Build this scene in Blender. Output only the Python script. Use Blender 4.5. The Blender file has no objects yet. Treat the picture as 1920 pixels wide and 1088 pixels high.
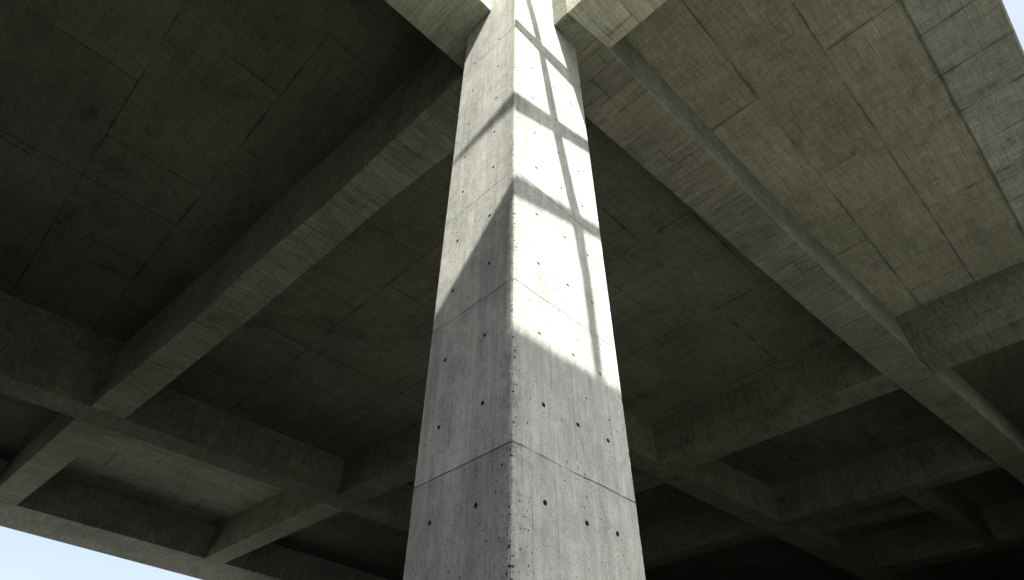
import bpy, bmesh, math, random
from mathutils import Vector, Matrix
random.seed(7)
C = bpy.context.scene.collection
sc = bpy.context.scene
EYE = 1.6                     # eye height; all heights below are given above the eye, G() lifts them
def G(z): return z + EYE

# ------------------------------------------------------------------ node helper
class NT:
    def __init__(s, name):
        s.m = bpy.data.materials.new(name); s.m.use_nodes = True
        s.t = s.m.node_tree; s.t.nodes.clear()
        s.pos = s.n('ShaderNodeNewGeometry').outputs['Position']
        x = s.n('ShaderNodeSeparateXYZ'); s.l(s.pos, x.inputs[0])
        s.x, s.y, s.z = x.outputs
    def n(s, k): return s.t.nodes.new(k)
    def l(s, a, b): s.t.links.new(a, b)
    def put(s, sock, v):
        if isinstance(v, (int, float)): sock.default_value = v
        elif isinstance(v, (tuple, list)): sock.default_value = tuple(v) + ((1,) if len(sock.default_value) == 4 and len(v) == 3 else ())
        else: s.l(v, sock)
    def math(s, op, a, b=0.0, c=None, clamp=False):
        n = s.n('ShaderNodeMath'); n.operation = op; n.use_clamp = clamp
        s.put(n.inputs[0], a); s.put(n.inputs[1], b)
        if c is not None: s.put(n.inputs[2], c)
        return n.outputs[0]
    def mul(s, a, b): return s.math('MULTIPLY', a, b)
    def add(s, a, b): return s.math('ADD', a, b)
    def vec(s, x, y, z=0.0):
        n = s.n('ShaderNodeCombineXYZ')
        for i, v in enumerate((x, y, z)): s.put(n.inputs[i], v)
        return n.outputs[0]
    def scaled(s, sx, sy, sz, off=(0, 0, 0)):
        n = s.n('ShaderNodeVectorMath'); n.operation = 'MULTIPLY_ADD'
        s.l(s.pos, n.inputs[0]); n.inputs[1].default_value = (sx, sy, sz); n.inputs[2].default_value = off
        return n.outputs[0]
    def noise(s, v, scale=1.0, detail=4, rough=.55, dist=0.0):
        n = s.n('ShaderNodeTexNoise'); s.l(v, n.inputs['Vector'])
        n.inputs['Scale'].default_value = scale; n.inputs['Detail'].default_value = detail
        n.inputs['Roughness'].default_value = rough; n.inputs['Distortion'].default_value = dist
        return n.outputs['Fac']
    def ramp(s, f, lo, hi, a=0.0, b=1.0, smooth=True):
        n = s.n('ShaderNodeMapRange'); n.interpolation_type = 'SMOOTHSTEP' if smooth else 'LINEAR'
        s.put(n.inputs['Value'], f)
        for k, v in zip(('From Min', 'From Max', 'To Min', 'To Max'), (lo, hi, a, b)): s.put(n.inputs[k], v)
        return n.outputs[0]
    def brick(s, v, w, h, mortar, smooth=.3, offset=.5, freq=2):
        n = s.n('ShaderNodeTexBrick'); s.l(v, n.inputs['Vector'])
        n.offset = offset; n.offset_frequency = freq
        n.inputs['Scale'].default_value = 1; n.inputs['Mortar Size'].default_value = mortar
        n.inputs['Mortar Smooth'].default_value = smooth
        n.inputs['Brick Width'].default_value = w; n.inputs['Row Height'].default_value = h
        n.inputs['Color1'].default_value = (0, 0, 0, 1); n.inputs['Color2'].default_value = (1, 1, 1, 1); n.inputs['Mortar'].default_value = (.5, .5, .5, 1)
        return n.outputs['Fac'], n.outputs['Color']
    def pits(s, v, scale, size, keep=.5):
        """air-bubble pits: 1 inside a pit"""
        n = s.n('ShaderNodeTexVoronoi'); s.l(v, n.inputs['Vector']); n.inputs['Scale'].default_value = scale
        sep = s.n('ShaderNodeSeparateColor'); s.l(n.outputs['Color'], sep.inputs[0])
        r = s.ramp(sep.outputs[0], keep, 1.0, size * .45, size, smooth=False)
        r = s.mul(r, s.math('GREATER_THAN', sep.outputs[0], keep))
        d = s.math('SUBTRACT', r, n.outputs['Distance'])
        return s.ramp(d, 0.0, size * .35)
    def line(s, c, at, half):
        d = s.math('ABSOLUTE', s.math('SUBTRACT', c, at))
        return s.ramp(d, half * .4, half, 1.0, 0.0)
    def mix(s, f, a, b):
        n = s.n('ShaderNodeMix'); n.data_type = 'RGBA'
        s.put(n.inputs[0], f); s.put(n.inputs[6], a); s.put(n.inputs[7], b)
        return n.outputs[2]
    def shade(s, col, val):
        n = s.n('ShaderNodeMix'); n.data_type = 'RGBA'; n.blend_type = 'MULTIPLY'; n.inputs[0].default_value = 1
        g = s.vec(val, val, val)
        s.put(n.inputs[6], col); s.l(g, n.inputs[7]); return n.outputs[2]
    def done(s, col, rough=.9, height=None, dist=.01, strength=1.0, spec=.25):
        b = s.n('ShaderNodeBsdfPrincipled'); o = s.n('ShaderNodeOutputMaterial'); s.l(b.outputs[0], o.inputs[0])
        s.put(b.inputs['Base Color'], col); s.put(b.inputs['Roughness'], rough); b.inputs['Specular IOR Level'].default_value = spec
        if height is not None:
            k = s.n('ShaderNodeBump'); k.inputs['Distance'].default_value = dist; k.inputs['Strength'].default_value = strength
            s.l(height, k.inputs['Height']); s.l(k.outputs[0], b.inputs['Normal'])
        return s.m
    def inv(s, f, k):            # 1 - k*f
        return s.math('MULTIPLY_ADD', f, -k, 1.0)

CEIL_A, CEIL_B = (.158, .170, .134), (.213, .228, .183)
def ceiling_mat(name, axis, shift=(0, 0), rows=1.15, length=2.45, weave=1.0, tone=1.0, cline=None, tint=(1, 1, 1)):
    """axis 'x': long joints run along x; 'y': along y"""
    t = NT(name)
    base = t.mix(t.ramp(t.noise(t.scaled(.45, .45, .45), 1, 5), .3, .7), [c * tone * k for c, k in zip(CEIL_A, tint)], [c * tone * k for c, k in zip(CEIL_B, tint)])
    w1 = t.noise(t.scaled(3.0, 34, 34), 1, 4, .65); w2 = t.noise(t.scaled(34, 3.0, 34, (5, 3, 1)), 1, 4, .65)
    w3 = t.noise(t.scaled(1.6, 9, 9), 1, 3, .6); w4 = t.noise(t.scaled(9, 1.6, 9, (2, 9, 0)), 1, 3, .6)
    wv = t.mul(t.mul(t.ramp(w1, .25, .75, .82, 1.18), t.ramp(w2, .25, .75, .84, 1.16)), t.mul(t.ramp(w3, .3, .7, .92, 1.07), t.ramp(w4, .3, .7, .94, 1.05)))
    grain = t.ramp(t.noise(t.scaled(60, 60, 60), 1, 3, .7), .25, .75, .74, 1.26)
    # big blotches and drip stains
    st = t.ramp(t.noise(t.scaled(.8, .8, .8, (9, 2, 4)), 1, 7, .7, .4), .52, .72)
    st2 = t.ramp(t.noise(t.scaled(3.2, 3.2, 3.2, (1, 7, 3)), 1, 6, .7, .3), .58, .72)
    # panel joints
    a, b = (t.x, t.y) if axis == 'x' else (t.y, t.x)
    wob = t.math('MULTIPLY_ADD', t.noise(t.scaled(1.5, 1.5, 1.5), 1, 4), .03, -.015)
    v = t.vec(t.add(t.add(a, shift[0]), wob), t.add(t.add(b, shift[1]), wob))
    jf, jc = t.brick(v, length, rows, .011, .45)
    jn = t.ramp(t.noise(t.scaled(.9, .9, .9, (3, 3, 8)), 1, 4, .6), .36, .6, .12, 1.0)
    j = t.mul(jf, jn)
    if cline is not None: j = t.math('MAXIMUM', j, t.line(t.add(t.y, wob), cline, .016))
    hf, hc = t.brick(v, length, rows, .07, 1.0)          # dirt halo along the joints
    halo = t.mul(t.mul(hf, jn), t.ramp(t.noise(t.scaled(2.5, 2.5, 2.5, (4, 4, 4)), 1, 4, .6), .4, .65))
    sepc = t.n('ShaderNodeSeparateColor'); t.l(jc, sepc.inputs[0])
    ptone = t.ramp(sepc.outputs[0], 0, 1, .92, 1.07, False)
    lime = t.mul(hf, t.ramp(t.noise(t.scaled(1.3, 1.3, 1.3, (6, 1, 9)), 1, 6, .7, .5), .56, .70))
    # thin board lines inside each panel
    v2 = t.vec(t.add(a, .37), t.add(b, wob))
    bf, bc = t.brick(v2, 1.9, .19, .006, .6)
    bn = t.ramp(t.noise(t.scaled(1.7, 1.7, 1.7, (8, 1, 2)), 1, 4, .65), .46, .64)
    bl = t.mul(bf, bn)
    v3 = t.vec(t.add(b, .11), t.add(a, wob))
    cf, cc = t.brick(v3, 1.3, .33, .006, .6)
    cn = t.ramp(t.noise(t.scaled(1.9, 1.9, 1.9, (2, 6, 5)), 1, 4, .65), .52, .68)
    bl = t.math('MAXIMUM', bl, t.mul(cf, cn))
    sb = t.n('ShaderNodeSeparateColor'); t.l(bc, sb.inputs[0])
    btone = t.ramp(sb.outputs[0], 0, 1, .93, 1.07, False)
    pit = t.pits(t.pos, 5.5, .05, .86)
    val = t.mul(t.mul(wv, grain), t.mul(ptone, btone))
    for f, k in ((st, .36), (st2, .32), (j, .62), (halo, .4), (bl, .55), (pit, .5)): val = t.mul(val, t.inv(f, k))
    val = t.mul(val, t.math('MULTIPLY_ADD', lime, .22, 1.0))
    h = t.math('SUBTRACT', t.mul(wv, .25), t.add(t.add(j, t.mul(bl, .4)), t.mul(pit, .5)))
    h = t.add(h, t.mul(t.add(w1, w2), .15))
    return t.done(t.shade(base, val), .92, h, .012, .9)

def beam_mat(name, along, tone=1.0, tint=(1, 1, 1)):
    """board marks run across the beam"""
    t = NT(name)
    s = (lambda p, q: (p, q)) if along == 'x' else (lambda p, q: (q, p))
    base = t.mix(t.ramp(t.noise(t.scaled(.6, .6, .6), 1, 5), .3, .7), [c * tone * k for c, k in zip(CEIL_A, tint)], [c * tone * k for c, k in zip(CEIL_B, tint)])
    ax, ay = s(13, 1.3); st = t.noise(t.scaled(ax, ay, 5), 1, 5, .68, .25)
    bx, by = s(38, 3.0); fine = t.noise(t.scaled(bx, by, 12, (3, 1, 1)), 1, 4, .65)
    cx, cy = s(1.0, 30); cross = t.noise(t.scaled(cx, cy, 30, (7, 2, 1)), 1, 3, .6)
    val = t.mul(t.mul(t.ramp(st, .28, .72, .72, 1.2), t.ramp(fine, .25, .75, .84, 1.15)), t.ramp(cross, .3, .7, .93, 1.07))
    grain = t.ramp(t.noise(t.scaled(60, 60, 60), 1, 3, .7), .25, .75, .76, 1.24)
    dark = t.ramp(t.noise(t.scaled(*((4.5, 1.0) if along == 'x' else (1.0, 4.5)), 2.0, (1, 5, 2)), 1, 6, .7, .5), .57, .72)
    blot = t.ramp(t.noise(t.scaled(1.2, 1.2, 1.2, (5, 5, 1)), 1, 5, .65), .55, .75)
    a, b = (t.x, t.y) if along == 'x' else (t.y, t.x)
    wob = t.math('MULTIPLY_ADD', t.noise(t.scaled(2, 2, 2), 1, 4), .09, -.045)
    v = t.vec(t.add(b, t.mul(t.z, .7)), t.add(a, wob))
    jf, jc = t.brick(v, .62, .43, .007, .5)
    jn = t.ramp(t.noise(t.scaled(2.0, 2.0, 2.0, (3, 8, 8)), 1, 4, .6), .42, .62)
    j = t.mul(jf, jn)
    sep = t.n('ShaderNodeSeparateColor'); t.l(jc, sep.inputs[0])
    btone = t.ramp(sep.outputs[0], 0, 1, .90, 1.09, False)
    pit = t.pits(t.pos, 6.5, .05, .86)
    val = t.mul(t.mul(val, grain), btone)
    for f, k in ((dark, .46), (blot, .3), (j, .66), (pit, .4)): val = t.mul(val, t.inv(f, k))
    h = t.add(t.mul(st, .5), t.mul(fine, .25))
    h = t.math('SUBTRACT', h, t.add(t.mul(j, .8), t.mul(pit, .5)))
    return t.done(t.shade(base, val), .92, h, .012, .9)

def column_mat():
    t = NT('fair_faced_column_concrete')
    w = t.add(t.x, t.y)                                   # runs along either face from the arris
    left = t.math('LESS_THAN', t.x, .004)                 # the face turned to the left
    fv = t.vec(w, t.z, t.mul(left, 7.3))                  # face coordinates, another sheet for each face
    def fs(sx, sz, off=0.0): return t.vec(t.mul(w, sx), t.mul(t.z, sz), t.add(t.mul(left, 7.3), off))
    base = t.mix(t.ramp(t.noise(fs(1.4, .8), 1, 5, .6), .3, .7), (.325, .350, .320), (.420, .440, .402))
    streak = t.ramp(t.noise(fs(17, .75, 2), 1, 5, .68), .25, .75, .88, 1.11)
    streak2 = t.ramp(t.noise(fs(48, 2.0, 5), 1, 4, .65), .25, .75, .92, 1.08)
    grain = t.ramp(t.noise(fs(75, 75, 3), 1, 4, .75), .25, .75, .80, 1.2)
    mott = t.ramp(t.noise(fs(9, 5, 4), 1, 7, .75, .6), .3, .72, .80, 1.14)
    drip = t.ramp(t.noise(fs(8, .5, 9), 1, 5, .65, .3), .60, .78)
    pale = t.ramp(t.noise(fs(3.0, 1.6, 11), 1, 6, .7, .8), .58, .74)
    # lift joints
    jo = None; wob = t.math('MULTIPLY_ADD', t.noise(fs(3.0, 3.0, 1), 1, 5, .6), .03, -.015)
    zz = t.add(t.z, wob); hal = None
    for z0 in (.55, 1.80, 3.12, 4.43, 6.28, 7.25, 8.6):
        k = t.line(zz, G(z0), .006); jo = k if jo is None else t.math('MAXIMUM', jo, k)
        q = t.ramp(t.math('SUBTRACT', G(z0), zz), 0, .16, 1, 0); q = t.mul(q, t.math('GREATER_THAN', G(z0), zz))
        hal = q if hal is None else t.math('MAXIMUM', hal, q)
    jbreak = t.ramp(t.noise(fs(4.0, 1.0, 6), 1, 4, .6), .33, .52, .25, 1.0)
    jo = t.mul(jo, jbreak)
    hal = t.mul(hal, t.ramp(t.noise(fs(6, 6, 8), 1, 5, .65), .42, .68))
    # lift-by-lift tone: the lowest visible pour on the left face is dirtier
    tone = t.math('MULTIPLY_ADD', t.mul(left, t.math('LESS_THAN', zz, G(1.80))), -.13, 1.0)
    tone = t.mul(tone, t.math('MULTIPLY_ADD', t.math('LESS_THAN', zz, G(1.80)), -.02, 1.0))
    edge = t.ramp(w, .01, .17, 1, 0); edge = t.mul(edge, t.ramp(t.noise(fs(14, 9, 12), 1, 5, .7), .38, .66))
    # upright board lines
    vw = t.math('MULTIPLY_ADD', t.noise(fs(1.0, 3.0, 14), 1, 3), .02, -.01)
    bf, bc = t.brick(t.vec(t.z, t.add(t.add(w, vw), .05), 0), 2.62, .213, .0045, .5, .37, 3)
    bn = t.ramp(t.noise(fs(3.2, 1.1, 15), 1, 4, .6), .42, .60)
    bl = t.mul(bf, bn)
    sep = t.n('ShaderNodeSeparateColor'); t.l(bc, sep.inputs[0]); btone = t.ramp(sep.outputs[0], 0, 1, .92, 1.08, False)
    # blow holes: small all over, larger ones scattered, dense along the arris
    dens = t.ramp(t.noise(fs(2.2, 1.6, 17), 1, 4, .6), .35, .7, .0, 1.0)
    p1 = t.mul(t.pits(fs(1, .8, 1), 30, .22, .60), t.ramp(dens, .05, .4))
    p2 = t.pits(fs(1, .75, 2), 12, .12, .80)
    p3 = t.pits(fs(1, .9, 3), 52, .30, .55)
    near = t.ramp(w, .022, .06, 1, 0)
    p4 = t.mul(t.pits(fs(1, .8, 4), 48, .44, .12), near)
    p4 = t.mul(p4, t.ramp(t.noise(fs(.1, 1.2, 21), 1, 3, .6), .40, .54))
    p4 = t.mul(p4, t.ramp(t.z, G(3.4), G(4.6), 1, .12))
    pit = t.math('MAXIMUM', t.math('MAXIMUM', p1, p2), p4)
    # short scratches and trowel curls
    scr = t.ramp(t.noise(fs(22, 9, 22), 1, 2, .5, 3.5), .665, .70)
    scr = t.mul(scr, t.ramp(t.noise(fs(2.4, 2.0, 23), 1, 3), .48, .62))
    val = t.mul(t.mul(t.mul(streak, streak2), t.mul(grain, mott)), t.mul(tone, btone))
    for f, k in ((drip, .18), (jo, .78), (hal, .16), (edge, .30), (bl, .30), (pit, .86), (p3, .5), (scr, .22)): val = t.mul(val, t.inv(f, k))
    val = t.mul(val, t.math('MULTIPLY_ADD', pale, .12, 1.0))
    h = t.math('SUBTRACT', t.mul(t.noise(fs(30, 22, 30), 1, 5, .7), .35), t.add(t.add(t.mul(jo, .9), t.mul(pit, 1.0)), t.add(t.mul(bl, .3), t.mul(p3, .25))))
    return t.done(t.shade(base, val), .85, h, .008, .8)

def simple_mat(name, a, b, scale, rough=.8, metal=None, bump=.3):
    t = NT(name)
    f = t.noise(t.scaled(scale, scale, scale), 1, 6, .65)
    return t.done(t.mix(t.ramp(f, .3, .7), a, b), rough, f, .01, bump)

M_A = ceiling_mat('upper_left_slab_shade_tone', 'y', (1.40, 1.14), 1.98, 3.2, tone=.78, cline=9.6)  # shade of the upper left put into a darker tone
M_B = ceiling_mat('bay_slab_shade_tone', 'y', (.3, .05), 3.0, 2.45, tone=.78, cline=10.43)  # darker tone stands in for shade in the middle bay
M_C = ceiling_mat('open_edge_slab_light_tone', 'x', (2.3, 1.30 + 1.17 * 4), 1.17, 4.6, tone=1.38)  # paler tone paints in the light near the open edge
M_D = ceiling_mat('deep_slab_shade_tone', 'x', (.8, .4), 1.2, 2.4, tone=.5)  # deep bay shade painted as a much darker tone
M_G = ceiling_mat('edge_bay_slab_light_tone', 'x', (.8, .4), 1.2, 2.4, tone=1.25)  # like the deep slab, with light from outside painted into the tone
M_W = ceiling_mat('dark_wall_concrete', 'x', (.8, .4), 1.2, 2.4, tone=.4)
M_E = ceiling_mat('edge_strip_sky_tone', 'y', (.2, .3), .95, 5.0, tone=1.65, tint=(.97, 1.0, 1.1))  # skylight at the roof edge painted as a paler, bluish tone
M_BX = beam_mat('beam_concrete_long', 'x')
M_BY = beam_mat('beam_concrete_cross', 'y')
M_BXn = beam_mat('head_beam_bounce_tone_long', 'x', 2.0)  # head beams: bounced light painted as a paler tone
M_BYn = beam_mat('head_beam_bounce_tone_cross', 'y', 2.0)
M_BYl = beam_mat('beam_light_tone_cross', 'y', 1.26)  # brighter copy, light on the soffit put into the tone
M_BXm = beam_mat('beam_half_shade_tone_long', 'x', .78)  # dim copies, weaker light put into the tone
M_BYm = beam_mat('beam_half_shade_tone_cross', 'y', .8)
M_BXd = beam_mat('beam_deep_shade_tone_long', 'x', .62)  # darkest copies, deep shade put into the tone
M_BYd = beam_mat('beam_deep_shade_tone_cross', 'y', .62)
M_BXe = beam_mat('edge_beam_sky_tone', 'x', 1.2, (.93, 1.0, 1.12))  # sky brightness and blue put into tone and tint
M_COL = column_mat()
M_HOLE = simple_mat('tie_hole_grout', (.035, .036, .034), (.07, .07, .065), 60)
M_HOLE_LIT = simple_mat('tie_hole_sunlit_tone', (.20, .18, .15), (.32, .30, .27), 60)  # paler lining paints the sun reaching into the lit holes
M_STEEL = simple_mat('dark_painted_steel', (.04, .042, .045), (.06, .06, .062), 8, .5)
def ground_mat(name, k):
    t = NT(name)
    base = t.mix(t.ramp(t.noise(t.scaled(.3, .3, .3), 1, 6, .6), .3, .7), [c * k for c in (.05, .049, .042)], [c * k for c in (.075, .072, .062)])
    jf, jc = t.brick(t.vec(t.x, t.y), 1.2, 1.2, .008, .2, 0.0)
    g = t.ramp(t.noise(t.scaled(20, 20, 20), 1, 5, .7), .25, .75, .8, 1.2)
    v = t.mul(g, t.inv(jf, .6))
    return t.done(t.shade(base, v), .9, t.inv(jf, 1), .01, .5)
M_GROUND = ground_mat('dark_paving', .45)
M_PAD = ground_mat('bounce_pad_paving', 4.0)
M_PAVE = ground_mat('bounce_far_paving', 3.4)
M_FORE = ground_mat('bounce_forecourt_paving', 1.3)

# ------------------------------------------------------------------ object helpers
def link(name, bm, mat, origin=(0, 0, 0), parent=None):
    me = bpy.data.meshes.new(name)
    bmesh.ops.recalc_face_normals(bm, faces=bm.faces)
    bmesh.ops.translate(bm, verts=bm.verts, vec=-Vector(origin))
    bm.to_mesh(me); bm.free()
    me.materials.append(mat)
    o = bpy.data.objects.new(name, me); C.objects.link(o)
    if parent is None: o.location = origin
    else:
        o.parent = parent; o.location = Vector(origin) - parent.location
    return o
def tag(o, label, cat, group=None):
    o['label'] = label; o['category'] = cat; o['kind'] = 'thing'
    if group: o['group'] = group
    return o
def prism(poly, z0, z1, bev=.012):
    """extruded plan outline with small arris bevels on its underside"""
    bm = bmesh.new()
    n = len(poly)
    a = sum(poly[i][0] * poly[(i + 1) % n][1] - poly[(i + 1) % n][0] * poly[i][1] for i in range(n))
    if a < 0: poly = poly[::-1]
    lo = [bm.verts.new((x, y, z0)) for x, y in poly]; hi = [bm.verts.new((x, y, z1)) for x, y in poly]
    fb = bm.faces.new(lo[::-1]); bm.faces.new(hi)
    for i in range(n):
        bm.faces.new((lo[i], lo[(i + 1) % n], hi[(i + 1) % n], hi[i]))
    if bev:
        bmesh.ops.bevel(bm, geom=[e for e in fb.edges], offset=bev, segments=1, affect='EDGES', clamp_overlap=True)
    return bm
def solid(name, poly, z0, z1, mat, label, cat, group=None, bev=.012):
    cx = sum(p[0] for p in poly) / len(poly); cy = sum(p[1] for p in poly) / len(poly)
    return tag(link(name, prism(poly, G(z0), G(z1), bev), mat, (cx, cy, G(z0))), label, cat, group)

H = 8.39          # beam soffits
S0 = 9.64         # slab undersides
SA = 10.40        # the taller bay up on the left
ST = 9.98         # slab tops
BT = 9.72         # beam tops, let into the slabs
GB = 'concrete beams of the roof grid'; GS = 'concrete slab panels between the beams'

# ------------------------------------------------------------------ beams
def beam(poly, mat, label, top=BT, z=H, bev=.015): return solid('concrete_beam', poly, z, top, mat, label, 'beam', GB, bev)
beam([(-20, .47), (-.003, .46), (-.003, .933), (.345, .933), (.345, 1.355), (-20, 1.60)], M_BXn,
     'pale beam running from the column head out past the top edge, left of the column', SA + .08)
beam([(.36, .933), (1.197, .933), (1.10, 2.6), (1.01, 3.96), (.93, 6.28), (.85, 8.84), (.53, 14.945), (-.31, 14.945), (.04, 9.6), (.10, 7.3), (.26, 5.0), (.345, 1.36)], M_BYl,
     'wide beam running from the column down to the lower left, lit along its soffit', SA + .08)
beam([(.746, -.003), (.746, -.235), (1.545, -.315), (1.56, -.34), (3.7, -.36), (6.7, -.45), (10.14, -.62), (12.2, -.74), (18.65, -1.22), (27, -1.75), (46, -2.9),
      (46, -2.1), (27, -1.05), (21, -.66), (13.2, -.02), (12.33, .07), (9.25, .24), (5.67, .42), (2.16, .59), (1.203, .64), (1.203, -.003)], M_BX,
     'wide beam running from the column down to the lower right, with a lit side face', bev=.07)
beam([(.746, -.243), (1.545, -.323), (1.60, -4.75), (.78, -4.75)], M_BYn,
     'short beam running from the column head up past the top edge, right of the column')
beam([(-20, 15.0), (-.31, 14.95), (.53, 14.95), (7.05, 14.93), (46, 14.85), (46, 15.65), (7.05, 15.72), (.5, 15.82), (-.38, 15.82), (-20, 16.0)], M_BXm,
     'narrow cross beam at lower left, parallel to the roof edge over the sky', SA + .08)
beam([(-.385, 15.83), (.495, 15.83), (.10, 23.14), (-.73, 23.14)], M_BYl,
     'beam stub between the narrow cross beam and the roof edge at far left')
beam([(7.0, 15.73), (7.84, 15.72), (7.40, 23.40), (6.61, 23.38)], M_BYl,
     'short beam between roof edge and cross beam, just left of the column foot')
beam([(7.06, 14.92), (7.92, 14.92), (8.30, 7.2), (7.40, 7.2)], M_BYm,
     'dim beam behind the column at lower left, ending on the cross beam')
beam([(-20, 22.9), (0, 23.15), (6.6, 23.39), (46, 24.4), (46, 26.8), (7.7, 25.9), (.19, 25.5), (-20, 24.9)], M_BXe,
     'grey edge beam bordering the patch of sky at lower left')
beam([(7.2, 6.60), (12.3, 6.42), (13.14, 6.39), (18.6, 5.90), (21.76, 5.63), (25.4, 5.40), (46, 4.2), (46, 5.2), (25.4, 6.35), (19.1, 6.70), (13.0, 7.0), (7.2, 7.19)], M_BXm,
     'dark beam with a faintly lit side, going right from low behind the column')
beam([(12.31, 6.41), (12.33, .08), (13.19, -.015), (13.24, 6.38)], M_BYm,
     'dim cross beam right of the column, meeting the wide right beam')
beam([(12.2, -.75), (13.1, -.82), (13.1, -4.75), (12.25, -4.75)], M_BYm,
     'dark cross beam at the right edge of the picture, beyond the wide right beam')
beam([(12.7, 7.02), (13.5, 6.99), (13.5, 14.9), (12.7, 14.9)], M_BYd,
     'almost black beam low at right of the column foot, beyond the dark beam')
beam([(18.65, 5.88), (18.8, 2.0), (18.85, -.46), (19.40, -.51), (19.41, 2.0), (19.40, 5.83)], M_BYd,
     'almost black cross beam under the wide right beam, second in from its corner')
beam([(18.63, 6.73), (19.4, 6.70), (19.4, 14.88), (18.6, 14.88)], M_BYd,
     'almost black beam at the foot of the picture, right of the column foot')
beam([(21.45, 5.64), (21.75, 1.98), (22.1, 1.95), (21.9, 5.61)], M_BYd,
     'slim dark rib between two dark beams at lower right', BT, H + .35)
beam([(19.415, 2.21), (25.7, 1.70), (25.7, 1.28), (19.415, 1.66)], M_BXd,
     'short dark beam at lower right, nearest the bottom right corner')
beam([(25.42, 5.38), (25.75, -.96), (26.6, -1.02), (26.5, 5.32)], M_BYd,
     'farthest dark cross beam along the bottom right edge')

# ------------------------------------------------------------------ slabs
def slab(poly, z, mat, label, top=None): return solid('concrete_slab', poly, z, top or z + .34, mat, label, 'ceiling slab', GS, .0)
slab([(-20, .9), (.75, .9), (.75, 1.2), (.20, 15.4), (-20, 15.4)], SA, M_A, 'dark board marked slab filling the upper left of the picture')
slab([(.8, .12), (12.75, -.38), (12.75, 6.8), (7.7, 6.8), (7.45, 15.3), (.3, 15.3), (.75, 2)], S0, M_B, 'dark slab seen on both sides of the column between the two wide beams')
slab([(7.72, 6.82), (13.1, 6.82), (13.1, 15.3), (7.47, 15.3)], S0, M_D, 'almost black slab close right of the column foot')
slab([(1.2, .1), (12.75, -.40), (12.75, -3.64), (1.2, -3.64)], S0, M_C, 'large board marked slab filling the upper right of the picture')
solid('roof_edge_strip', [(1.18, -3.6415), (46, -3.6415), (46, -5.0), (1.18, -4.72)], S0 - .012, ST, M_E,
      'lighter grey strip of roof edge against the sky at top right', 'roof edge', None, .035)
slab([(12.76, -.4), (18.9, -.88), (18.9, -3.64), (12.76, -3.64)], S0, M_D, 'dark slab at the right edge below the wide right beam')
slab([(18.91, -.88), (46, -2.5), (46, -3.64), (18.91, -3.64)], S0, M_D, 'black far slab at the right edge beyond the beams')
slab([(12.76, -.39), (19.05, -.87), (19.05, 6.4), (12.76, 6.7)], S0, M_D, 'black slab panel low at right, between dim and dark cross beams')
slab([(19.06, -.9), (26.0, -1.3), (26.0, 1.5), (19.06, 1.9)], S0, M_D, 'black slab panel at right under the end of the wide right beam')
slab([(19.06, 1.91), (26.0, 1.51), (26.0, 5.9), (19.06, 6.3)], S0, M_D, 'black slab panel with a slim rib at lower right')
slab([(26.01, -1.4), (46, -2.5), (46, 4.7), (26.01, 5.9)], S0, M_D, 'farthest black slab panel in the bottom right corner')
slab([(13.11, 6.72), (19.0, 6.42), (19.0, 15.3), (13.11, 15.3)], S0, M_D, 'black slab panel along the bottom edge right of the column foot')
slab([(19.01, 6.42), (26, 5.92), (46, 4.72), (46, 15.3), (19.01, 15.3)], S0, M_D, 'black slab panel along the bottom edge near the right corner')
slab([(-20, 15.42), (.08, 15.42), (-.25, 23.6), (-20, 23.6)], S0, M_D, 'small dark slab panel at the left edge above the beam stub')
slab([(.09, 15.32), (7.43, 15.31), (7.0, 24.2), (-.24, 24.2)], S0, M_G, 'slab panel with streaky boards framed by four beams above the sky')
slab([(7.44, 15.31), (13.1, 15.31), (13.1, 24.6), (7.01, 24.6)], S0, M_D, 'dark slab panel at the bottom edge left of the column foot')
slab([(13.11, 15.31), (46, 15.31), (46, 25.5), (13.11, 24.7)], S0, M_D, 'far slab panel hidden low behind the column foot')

# ------------------------------------------------------------------ column
root = bpy.data.objects.new('concrete_column', None); C.objects.link(root); root.location = (.6, .47, 0)
tag(root, 'tall concrete column standing corner-on in the centre, sun and grid shadows on its upper half', 'column')
W, D, TOP = 1.212, .935, G(12.2)
def shaft():
    bm = bmesh.new()
    rings = []; z = 0.0; step = .022
    nz = int(TOP / step)
    ch = .020
    wa = wb = 0.0
    for i in range(nz + 1):
        z = TOP * i / nz
        wa = .8 * wa + random.gauss(0, .0016); wb = .8 * wb + random.gauss(0, .0016)
        ca = max(.006, ch + wa + (random.random() < .10) * random.uniform(.004, .014))
        cb = max(.006, ch + wb + (random.random() < .10) * random.uniform(.004, .014))
        k = random.uniform(.42, .60)
        s1 = .012 + random.gauss(0, .0012); s2 = .012 + random.gauss(0, .0012)
        pts = [(ca, 0), (W - s1, 0), (W, s1), (W, D - .012), (W - .012, D), (s2, D), (0, D - s2), (0, cb), (cb * .0 + ca * (1 - k) * .55, cb * k * .55)]
        rings.append([bm.verts.new((x, y, z)) for x, y in pts])
    m = len(rings[0])
    for a, b in zip(rings, rings[1:]):
        for i in range(m):
            bm.faces.new((a[i], a[(i + 1) % m], b[(i + 1) % m], b[i]))
    bm.faces.new(rings[0][::-1]); bm.faces.new(rings[-1])
    return bm
sh = link('shaft', shaft(), M_COL, (.6, .47, 0), root)
rows = [.87, 1.51, 2.175, 2.755, 3.46, 4.06, 4.74, 5.32, 5.95, 6.63, 7.3]
holes = []
for z in rows:
    for u in (.28, .64, .955):
        if z > 5 and u > .6 and z > 6.9: continue
        holes.append(('v', u + random.uniform(-.012, .012), z + random.uniform(-.012, .012)))
    for v in (.285, .715): holes.append(('u', v + random.uniform(-.012, .012), z + random.uniform(-.012, .012)))
R_H, DEEP = .0165, .07
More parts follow.
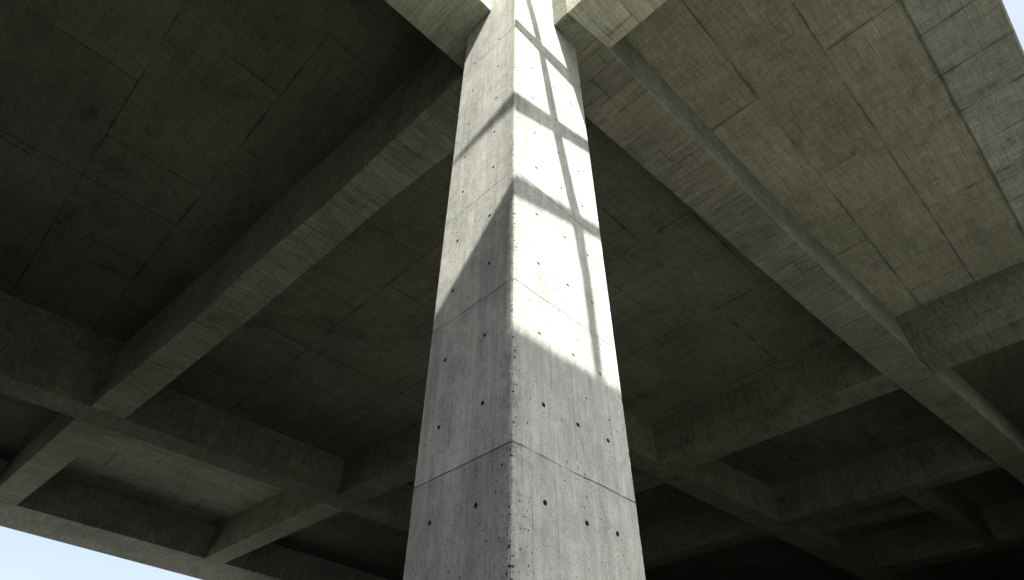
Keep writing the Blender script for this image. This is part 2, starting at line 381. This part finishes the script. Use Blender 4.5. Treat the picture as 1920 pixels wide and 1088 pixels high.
def disc_cone(bm, c, axis, r0, r1, depth, cap=True, seg=14):
    """tapered tube from the face inwards; axis 'v' goes in along +y, 'u' along +x"""
    rng = []
    for d, r in ((-.02 if cap else .0015, r0), (depth, r1)):
        ring = []
        for i in range(seg):
            a = 2 * math.pi * i / seg
            p, q = r * math.cos(a), r * math.sin(a)
            ring.append(bm.verts.new((c[0] + p, d, c[1] + q) if axis == 'v' else (d, c[0] + p, c[1] + q)))
        rng.append(ring)
    for i in range(seg): bm.faces.new((rng[0][i], rng[0][(i + 1) % seg], rng[1][(i + 1) % seg], rng[1][i]))
    bm.faces.new(rng[1])
    if cap: bm.faces.new(rng[0][::-1])
cb = bmesh.new()
for ax, c, z in holes: disc_cone(cb, (c, G(z)), ax, R_H + .002, R_H - .001, DEEP)
bmesh.ops.recalc_face_normals(cb, faces=cb.faces)
cme = bpy.data.meshes.new('cutter'); cb.to_mesh(cme); cb.free()
cut = bpy.data.objects.new('cutter', cme); C.objects.link(cut)
md = sh.modifiers.new('holes', 'BOOLEAN'); md.object = cut; md.operation = 'DIFFERENCE'; md.solver = 'EXACT'
bpy.context.view_layer.update()
dg = bpy.context.evaluated_depsgraph_get()
new = bpy.data.meshes.new_from_object(sh.evaluated_get(dg))
sh.modifiers.clear(); sh.data = new
if not sh.data.materials: sh.data.materials.append(M_COL)
bpy.data.objects.remove(cut); bpy.data.meshes.remove(cme)
for ax, c, z in holes:
    sunlit = z > 2.4 and (ax == 'v' or z > 4.2)       # holes in the sun: sunlight put into a paler, shallower lining
    b = bmesh.new(); disc_cone(b, (c, G(z)), ax, R_H - .0005, R_H - .004, .007 if sunlit else DEEP - .012, cap=False)
    org = (c, .03, G(z)) if ax == 'v' else (.03, c, G(z))
    h_ = link('tie_hole', b, M_HOLE_LIT if sunlit else M_HOLE, org, root)
    if sunlit: h_['label'] = 'tie hole in the sunlit part, toned pale and made shallow'

# ------------------------------------------------------------------ roof opening over the near bay: unseen front beam, infill and grille cut for shadows
a_, b_, gz = .22, .56, 10.30          # sun slope per metre of height; height of the grille
def onR(u, z): h = gz - z; return (u - a_ * h, -b_ * h)
def onL(v, z): h = gz - z; return (-a_ * h, v - b_ * h)
vl = onR(0, 2.68)[1]
q1, q2, q4 = onL(0, 4.32), onL(.96, 3.26), onR(0, 2.68)
q5 = onR(1.3, 2.72)
solid('roof_shade_beam', [(-20, vl - .01), (q4[0], q4[1]), (q5[0], q5[1]), (1.15, vl + .02), (1.15, -8.6), (-20, -8.6)], gz - .5, gz, M_BXe,
      'unseen roof strip overhead, shaped to shade the lower column', 'roof edge', None, 0)  # unseen, its edge set by the lower limit of the sunlit patch
solid('roof_shade_slab', [(-20, vl), (q4[0] - .001, q4[1] + .005), q1, q2, (-1.50, -2.35), (-20, -2.35)], gz - .2, gz - .003, M_D,
      'unseen slab overhead, cut to shade the left face of the column', 'ceiling slab', None, 0)  # unseen infill, outline projected back from the shade on the left face
solid('roof_side_slab', [(-20, -2.345), (-3.2, -2.345), (-3.2, .45), (-20, .45)], gz - .2, gz - .003, M_D,
      'slab overhead at the left of the roof opening', 'ceiling slab', None, 0)
gr = bpy.data.objects.new('shadow_grille', None); C.objects.link(gr); gr.location = (0, -2, G(gz))
tag(gr, 'unseen grille over the roof opening, shaped to cast the bar shadows on the column', 'grille')
def bar(pts):  # unseen bars, outlines projected sunward from the wanted shadow lines
    b = prism(pts, G(gz - .03), G(gz), 0); c = pts[0]
    link('shadow_bar', b, M_STEEL, (c[0], c[1], G(gz - .03)), gr)
def ext(p, q, k): return (p[0] + (q[0] - p[0]) * k, p[1] + (q[1] - p[1]) * k)
for (t0, t1, b0, b1, ul) in ((4.39, 4.64, 4.09, 4.49, 1.24), (5.75, 6.14, 5.42, 5.92, 1.22), (7.44, 7.50, 7.24, 7.16, 1.0)):
    A0, A1, B0, B1 = onR(0, t0), onR(ul, t1), onR(0, b0), onR(ul, b1)
    bar([A0, ext(A0, A1, 1.25), ext(B0, B1, 1.25), B0])
p0, p1, p2, p3 = onL(0, 5.76), onL(.93, 5.46), onL(.93, 5.40), onL(0, 5.50)
bar([p0, p1, p2, (p3[0], p3[1])])
# the upright bar: follow the shadow down the right face
ups = [(.10, .22, 8.75), (.29, .40, 7.9), (.41, .51, 7.2), (.57, .70, 5.75), (.78, .92, 4.4), (.845, .955, 3.7), (.885, .975, 2.85), (.885, .975, 2.4)]
Lp = [onR(u - .008, z) for u, w, z in ups]; Rp = [onR(w + .012, z) for u, w, z in ups]
bm = prism(Lp + Rp[::-1], G(gz - .034), G(gz - .004), 0)
link('shadow_bar', bm, M_STEEL, (Lp[0][0], Lp[0][1], G(gz - .03)), gr)

# ------------------------------------------------------------------ added light-blocking walls, ground, bounce paving, sky, sun
solid('end_shade_wall', [(46.01, -5.5), (46.5, -5.5), (46.5, 27), (46.01, 27)], -EYE, ST, M_W, 'unseen dark wall added to block light from the far end', 'wall', None, 0)  # added out of view to keep far light out
solid('side_shade_wall', [(17, -5.7), (46, -5.7), (46, -5.3), (17, -5.3)], -EYE, S0 - .1, M_W, 'unseen dark wall added to darken the deep bays at right', 'wall', None, 0)  # unseen blocker, put in to darken the lower right
solid('back_shade_wall', [(10, 26.2), (46, 26.9), (46, 27.3), (10, 26.6)], -EYE, H - .02, M_W, 'unseen dark wall added to cut light under the far edge beam', 'wall', None, 0)  # unseen blocker against light from beyond the far edge
solid('left_shade_wall', [(-16.4, 1), (-16, 1), (-16, 24), (-16.4, 24)], -EYE, H + .3, M_W, 'unseen dark wall added to darken the upper left', 'wall', None, 0)  # added out of view to darken the ceiling at left
bm = bmesh.new(); bmesh.ops.create_grid(bm, x_segments=1, y_segments=1, size=900)
g = link('ground', bm, M_GROUND); g['kind'] = 'structure'
bm = bmesh.new(); bm.faces.new([bm.verts.new(p) for p in ((-.9, -7, .004), (5.6, -7, .004), (5.6, 7, .004), (-.9, 7, .004))])
g = link('bounce_pavement', bm, M_PAD); g['kind'] = 'structure'  # unseen pale patch added to bounce sun onto soffits near the column
bm = bmesh.new(); bm.faces.new([bm.verts.new(p) for p in ((-1.2, -34, .004), (9, -34, .004), (9, -9.01, .004), (-1.2, -9.01, .004))])
g = link('bounce_pavement', bm, M_FORE); g['kind'] = 'structure'  # unseen patch added to bounce light onto the right slab and beam
bm = bmesh.new(); bm.faces.new([bm.verts.new(p) for p in ((-9, 17, .004), (80, 17, .004), (80, 140, .004), (-9, 140, .004))])
g = link('bounce_pavement', bm, M_PAVE); g['kind'] = 'structure'  # unseen pale sheet added to light the far edge soffits from below

sun_dir = Vector((-a_, -b_, 1)).normalized()
sl = bpy.data.lights.new('sun', 'SUN'); sl.energy = 5.0; sl.angle = math.radians(.42); sl.color = (1, .93, .83)
so = bpy.data.objects.new('sun', sl); C.objects.link(so); so.location = (0, 0, 40)
so.rotation_euler = sun_dir.to_track_quat('Z', 'Y').to_euler()
w = bpy.data.worlds.new('World'); sc.world = w; w.use_nodes = True
nt = w.node_tree; nt.nodes.clear()
sky = nt.nodes.new('ShaderNodeTexSky'); sky.sky_type = 'NISHITA'; sky.sun_disc = False
sky.sun_elevation = math.asin(sun_dir.z); sky.sun_rotation = math.atan2(sun_dir.x, sun_dir.y)
sky.air_density = 1.0; sky.dust_density = 5; sky.ozone_density = 1.0
bg = nt.nodes.new('ShaderNodeBackground'); bg.inputs['Strength'].default_value = .088
wo = nt.nodes.new('ShaderNodeOutputWorld')
hs = nt.nodes.new('ShaderNodeHueSaturation'); hs.inputs['Saturation'].default_value = .68
nt.links.new(sky.outputs[0], hs.inputs['Color']); nt.links.new(hs.outputs[0], bg.inputs[0]); nt.links.new(bg.outputs[0], wo.inputs[0])

# ------------------------------------------------------------------ camera
cam = bpy.data.cameras.new('camera'); co = bpy.data.objects.new('camera', cam); C.objects.link(co)
cam.sensor_fit = 'HORIZONTAL'; cam.sensor_width = 36; cam.lens = 36 * 1159.94 / 1920
cam.clip_start = .05; cam.clip_end = 4000
Rv, Uv, Fv = Vector((.70737369, -.70680602, .00690748)), Vector((-.48132273, -.47450672, .73700191)), Vector((.51763974, .52466048, .67585537))
m = Matrix((Rv, Uv, -Fv)).transposed().to_4x4()
m.translation = Vector((-2.3045, -2.3239, EYE)); co.matrix_world = m
sc.camera = co
sc.view_settings.view_transform = 'Standard'; sc.view_settings.look = 'None'
sc.view_settings.exposure = 1.86; sc.view_settings.gamma = 1
sc.cycles.use_denoising = True
sc.cycles.max_bounces = 10; sc.cycles.diffuse_bounces = 8
